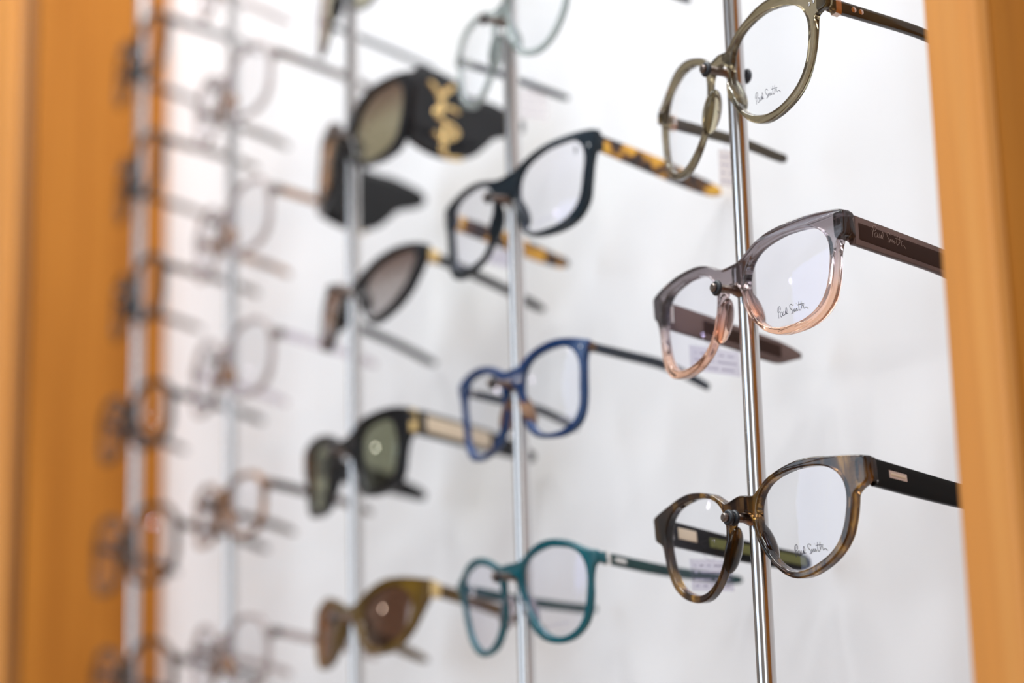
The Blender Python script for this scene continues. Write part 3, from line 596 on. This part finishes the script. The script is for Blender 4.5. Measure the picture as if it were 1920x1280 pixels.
FAR = [  # i, j, shape(a, rx, rz, p, skew), material, temple material, lens, label, yaw, roll
 (3, 5, (34, 22, 20, 2.5, 0), A_NUDE, A_NUDE, 'pale crystal frame cut by the top edge on the second rod from the left', .02, -.02),
 (3, 4, (34, 24.5, 21, 2.6, 0), A_NUDE, A_HAVANA, 'pale crystal frame with a dark hinge, highest whole pair on the second rod from left', .04, 0),
 (3, 3, (34, 24, 20.5, 2.8, 0), A_NUDE, A_BROWNC, 'pale crystal frame with brown temples on the second rod from the left', .03, -.02),
 (3, 2, (34, 25, 21.5, 2.6, 0), A_NUDE, A_LILAC, 'pale crystal frame in the middle of the second rod from the left', .05, 0),
 (3, 1, (32, 21, 17, 3, 0), A_BROWNC, A_HAVANA, 'brown acetate frame with dark red brown temples on the second rod from the left', .02, .03),
 (3, 0, (34, 23, 20, 2.4, 0), A_NUDE, A_NUDE, 'nearly clear frame lowest on the second rod from the left', .03, 0),
 (4, 5, (34, 23, 20, 2.6, 0), A_BLACK, A_BLUE_T, 'dark frame highest on the leftmost rod', -.02, 0),
 (4, 4, (34, 23, 20, 2.8, 0), A_BLACK, A_HAVANA, 'dark brown frame second from the top of the leftmost rod', -.06, 0),
 (4, 3, (34, 24, 20, 2.8, 0), A_BLACK, A_HAVANA, 'black and brown frame third from the top of the leftmost rod', -.03, .02),
 (4, 2, (34, 23, 20, 2.8, 0), A_BLACK, A_BLACK, 'black frame with black temples above the large dark pair on the leftmost rod', .1, 0),
 (4, 1, (35, 27, 24, 2.6, 0), A_HAVANA, A_BLACK, 'large dark brown frame with a bright glint in each lens on the leftmost rod', .13, 0),
 (4, 0, (35, 26, 22, 2.3, 0), A_HAVANA, A_BLACK, 'round dark frame cut by the bottom edge on the leftmost rod', .13, 0),
]
far_roots = []
for (i, j, (a, rx, rz, p, sk), mf, mt, lab, yw, rl) in FAR:
    bb = 6.5; T = (-i*S, -.0075, pegz(j)+.0017-bb*.001)
    wd = 3 if i == 3 else 4
    out = outer_of(a, rx+wd, rz+wd, p, a+rx+7, 10.5, 13, bb)
    far_roots.append(glasses('eyeglasses', lab, T, (yw, -.02, rl), out, lens_shape(a, rx, rz, p), mf,
        [(13, 10, 5.5), (36, 6.4, 5), (60, 2, 4.6), (72, -1.4, 4), (76, -2.6, 2.4)], a+rx+7, mt, M_LENS, RC=.3, end=(10.5, 5.4, 0), t=.003, bev=.0006,
        group='far glasses on the second rod from the left' if i == 3 else 'far glasses on the leftmost rod', th=.003, pin=False, end_mat=A_HAVANA if i == 3 else None, pad_mat=A_BROWNC if i == 3 else None))

# ------------------------------------------------------------------ price tags on the temples
def price_tag(root, s, x, y, z, w, h_, label, mat=M_PAPER, rows=4, drop=4):
    """paper tag on a nylon loop, in the pair's own frame: plane along y, hanging below the temple"""
    Mw = Matrix.Translation(root.location) @ root.rotation_euler.to_matrix().to_4x4()
    p = Mw @ Vector((s*x*.001, y*.001, z*.001))
    t = empty('price_tag', p, root.rotation_euler); tag(t, label, 'price tag', 'price tags on the temples')
    me = box_mesh(-.00015, .00015, -w*.0005, w*.0005, -(h_+drop)*.001, -drop*.001, .00012, 1)
    card = link('card', me, mat, t, smooth=0)
    V_, F_ = [], []
    for k in range(rows):
        zz = -(drop+h_*(k+.8)/(rows+.6)); yy = -w*.5+w*.1
        while yy < w*.4:
            L = random.uniform(.6, 2.2); hh = .55
            for sx in (-1, 1):
                b = len(V_); X = sx*.0002
                V_ += [(X, yy*.001, (zz-hh)*.001), (X, (yy+L)*.001, (zz-hh)*.001), (X, (yy+L)*.001, zz*.001), (X, yy*.001, zz*.001)]
                F_.append((b, b+1, b+2, b+3))
            yy += L+random.choice((.5, .5, 2.2))
    me = bpy.data.meshes.new('print'); me.from_pydata(V_, [], F_); link('print', me, M_PRINT, card, smooth=0)
    link('loop', torus((0, 0, -.0005), (0, 1, .15), .0048, .0002, 28, 6), M_CARDCLR, t)
    return t
price_tag(g_olive, -1, 66, 43, 6.5, 13, 17, 'small white printed price tag below the olive round frame')
price_tag(g_coral, -1, 60, 36, 4.5, 26, 11, 'clear price tag with faint print below the grey to peach frame', M_CARDCLR, 3, 4)
price_tag(g_tort, -1, 62.4, 34, 5.2, 22, 13, 'pale printed price tag seen through the left lens of the brown tortoise frame', M_CARDCLR, 4, 5)
price_tag(g_navy, -1, 62, 42, 8, 20, 9, 'clear price tag below the far temple of the black navy frame', M_CARDCLR, 2, 4)
price_tag(g_aqua, -1, 65, 48, 4, 18, 17, 'white price tag hanging from the pale aqua frame before the wide black temple', M_PAPER, 3, 3)
